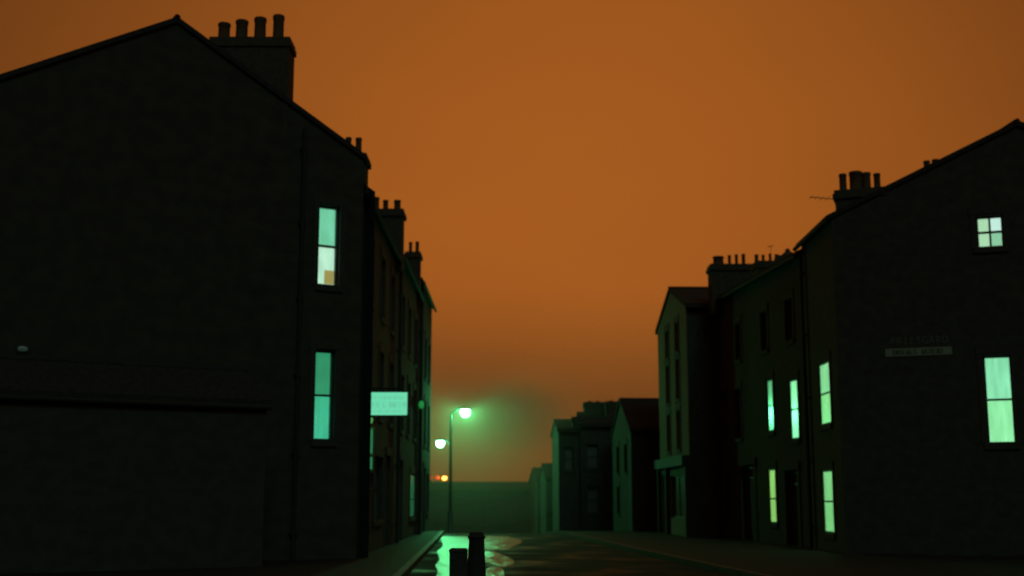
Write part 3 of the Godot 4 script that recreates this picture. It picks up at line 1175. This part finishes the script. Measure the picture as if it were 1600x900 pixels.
func build_small_things() -> void:
	# kerbed island in the square with a bollard and a squat post
	var isl := mesh()
	var ip := G(-0.75, 18.4)
	lathe(isl, ip, [Vector2(1.05, -0.02), Vector2(1.05, 0.1), Vector2(1.02, 0.13), Vector2(0.001, 0.13)], 20)
	structure("traffic_island", isl, M.paving)
	var d := 18.6
	var bx := at_depth(744.5, 880, d).x
	var top: float = at_depth(744, 831, d).y
	var base := Vector3(bx, 0.13, -d)
	var bo := thing("bollard", "tall dark tapering iron bollard standing before the shining wet road", "bollard", base)
	var st := mesh()
	var hh := top - 0.13
	lathe(st, base, [Vector2(0.17, 0), Vector2(0.17, 0.08), Vector2(0.15, 0.12), Vector2(0.118, hh * 0.72), Vector2(0.112, hh * 0.88)], 10)
	part("shaft", st, M.cast_iron, bo)
	var cp := mesh()
	lathe(cp, base + Vector3.UP * hh * 0.88, [Vector2(0.112, 0), Vector2(0.13, 0.015), Vector2(0.13, 0.04), Vector2(0.105, 0.06), Vector2(0.1, hh * 0.105), Vector2(0.07, hh * 0.118), Vector2(0.001, hh * 0.12)], 10)
	part("cap", cp, M.cast_iron, bo)
	d = 18.1
	var sx := at_depth(716.5, 880, d).x
	var stop: float = at_depth(716, 856.5, d).y
	var sp := thing("squat_post", "squat square dark post beside the tapering iron bollard", "post", Vector3(sx, 0.13, -d))
	var s2 := mesh()
	box(s2, Vector3(sx, (0.13 + stop - 0.05) / 2.0, -d), Vector3(0.25, stop - 0.05 - 0.13, 0.24))
	part("shaft", s2, M.dark_stone, sp)
	var s3 := mesh()
	lathe(s3, Vector3(sx, stop - 0.049, -d), [Vector2(0.185, 0), Vector2(0.185, 0.03), Vector2(0.15, 0.048), Vector2(0.001, 0.049)], 4, true)
	part("cap", s3, M.dark_stone, sp)
	# aerials on the stacks
	var ap := at_depth(1303, 306, 31.6)
	var at := thing("television_aerial", "thin television aerial sticking out from the stout corner chimney", "aerial", ap)
	var am := mesh()
	tube(am, ap + Vector3(0.12, -0.02, -0.3), ap + Vector3(-0.56, 0.04, -0.3), 0.012, 0.012, 6)
	part("boom", am, M.aerial_metal, at)
	for k in 4:
		var e := mesh()
		var q := ap + Vector3(-0.1 - 0.14 * k, 0.012 * k, -0.3)
		tube(e, q + Vector3(0, 0.0, 0.3 - 0.04 * k), q + Vector3(0, 0.0, -0.3 + 0.04 * k), 0.006, 0.006, 6)
		part("element", e, M.aerial_metal, at)
	var bp := at_depth(1204, 385, 40.5)
	var b2 := thing("rooftop_aerial", "tiny aerial on a thin mast above the row of chimney pots", "aerial", bp)
	var b3 := mesh()
	tube(b3, bp, bp + Vector3(0, -0.62, 0), 0.006, 0.006, 6)
	part("mast", b3, M.aerial_metal, b2)
	var b4 := mesh()
	tube(b4, bp + Vector3(-0.09, 0.0, 0), bp + Vector3(0.09, 0.01, 0), 0.014, 0.014, 6)
	part("boom", b4, M.aerial_metal, b2)
	# pale spot on the tall gable, glow added because no lamp reaches it
	var u := Vector3(-sin(PI / 3.0), 0, cos(PI / 3.0))
	var gw := plane(G(-3.62, 29.55), G(-3.62, 29.55) + u)
	var c := on(gw, 35, 545)
	var wl := thing("faint_light_spot", "very dim oval spot on the tall black gable wall, made to glow", "lamp", pos(gw, c.x, c.y))
	var rim := mesh()
	bar(rim, gw, c.x - 0.13, c.x + 0.13, c.y - 0.08, c.y + 0.08, 0.001, 0.03)
	part("back_plate", rim, M.sign_case, wl)
	var lens := mesh()
	for k in 14:
		var t0 := TAU * k / 14.0
		var t1 := TAU * (k + 1) / 14.0
		var e0 := Vector2(cos(t0) * 0.1, sin(t0) * 0.055)
		var e1 := Vector2(cos(t1) * 0.1, sin(t1) * 0.055)
		for p in [pos(gw, c.x, c.y, 0.09), pos(gw, c.x + e0.x, c.y + e0.y, 0.031), pos(gw, c.x + e1.x, c.y + e1.y, 0.031)]:
			lens.add_vertex(p)
	part("lens", lens, glow("faint_spot_glow", Color(0.09, 0.16, 0.13), 1.0), wl)


func bank(called: String, label: String, shape: int, size: Vector3, at: Vector3, density: float) -> void:
	var f := FogVolume.new()
	f.name = called
	f.shape = shape
	f.size = size
	f.position = at
	var m := FogMaterial.new()
	m.resource_name = called
	m.albedo = Color(0.92, 0.9, 0.8)
	m.density = density
	f.material = m
	add_child(f)
	f.set_meta("kind", "stuff")
	f.set_meta("label", label)
	f.set_meta("category", "mist")


func build_mist() -> void:
	var ball := RenderingServer.FOG_VOLUME_SHAPE_ELLIPSOID
	bank("mist_bank", "thin night mist filling the street below the terrace", RenderingServer.FOG_VOLUME_SHAPE_BOX, Vector3(300, 40, 60), Vector3(0, -6.0, -87.0), 0.0035)
	for k in 3:  # denser mist added only to give the lamp its halo
		bank("lamp_halo_mist" if k == 0 else "lamp_halo_mist_%03d" % k, "denser mist added round the nearer street lamp for its halo", ball, Vector3(13, 9, 10) * (1.0 - 0.28 * k), Vector3(-1.6, 4.6, -62.0), 0.0115)
	bank("distant_haze", "smoky haze over the town beyond the warehouse", RenderingServer.FOG_VOLUME_SHAPE_BOX, Vector3(420, 62, 230), Vector3(0, 4.0, -200.0 - 115.0), 0.003)
	for k in 5:  # haze put in to make a faint dark smudge low in the sky
		bank("haze_smudge" if k == 0 else "haze_smudge_%03d" % k, "faint smudge of added haze hanging beyond the warehouse", ball, Vector3(38, 24, 26) * (1.0 - 0.17 * k), at_depth(800, 652 - 3.0 * k, 380.0), 0.010)


func build_shading_terrace() -> void:
	# unseen terrace added behind the camera to keep low sky light off the walls
	for k in 7:
		var x0 := -38.0 + 11.0 * k
		var c := [G(x0, -5.0), G(x0 + 10.95, -5.0), G(x0 + 10.95, -14.0), G(x0, -14.0)]
		var h := thing("square_house", "added dark three-storey terraced house out of view, blocking low sky light", "house", c[0], "added terrace blocking sky light")
		var ws := walls_of(c)
		var holes := []
		for fl in [[1.0, 2.7], [4.3, 6.2], [7.7, 9.4]]:
			for s in [2.0, 5.5, 9.0]:
				if fl[0] > 2.0 or s != 5.5:
					holes.append([s - 0.5, s + 0.5, fl[0], fl[1]])
		var dr := [4.9, 6.1, 0.05, 2.8]
		var all := holes.duplicate()
		all.append(dr)
		house(h, c, 1, 10.8, 14.0, {0: all}, M.dark_stone)
		for o in holes:
			window(h, ws[0], o)
		door(h, ws[0], dr)
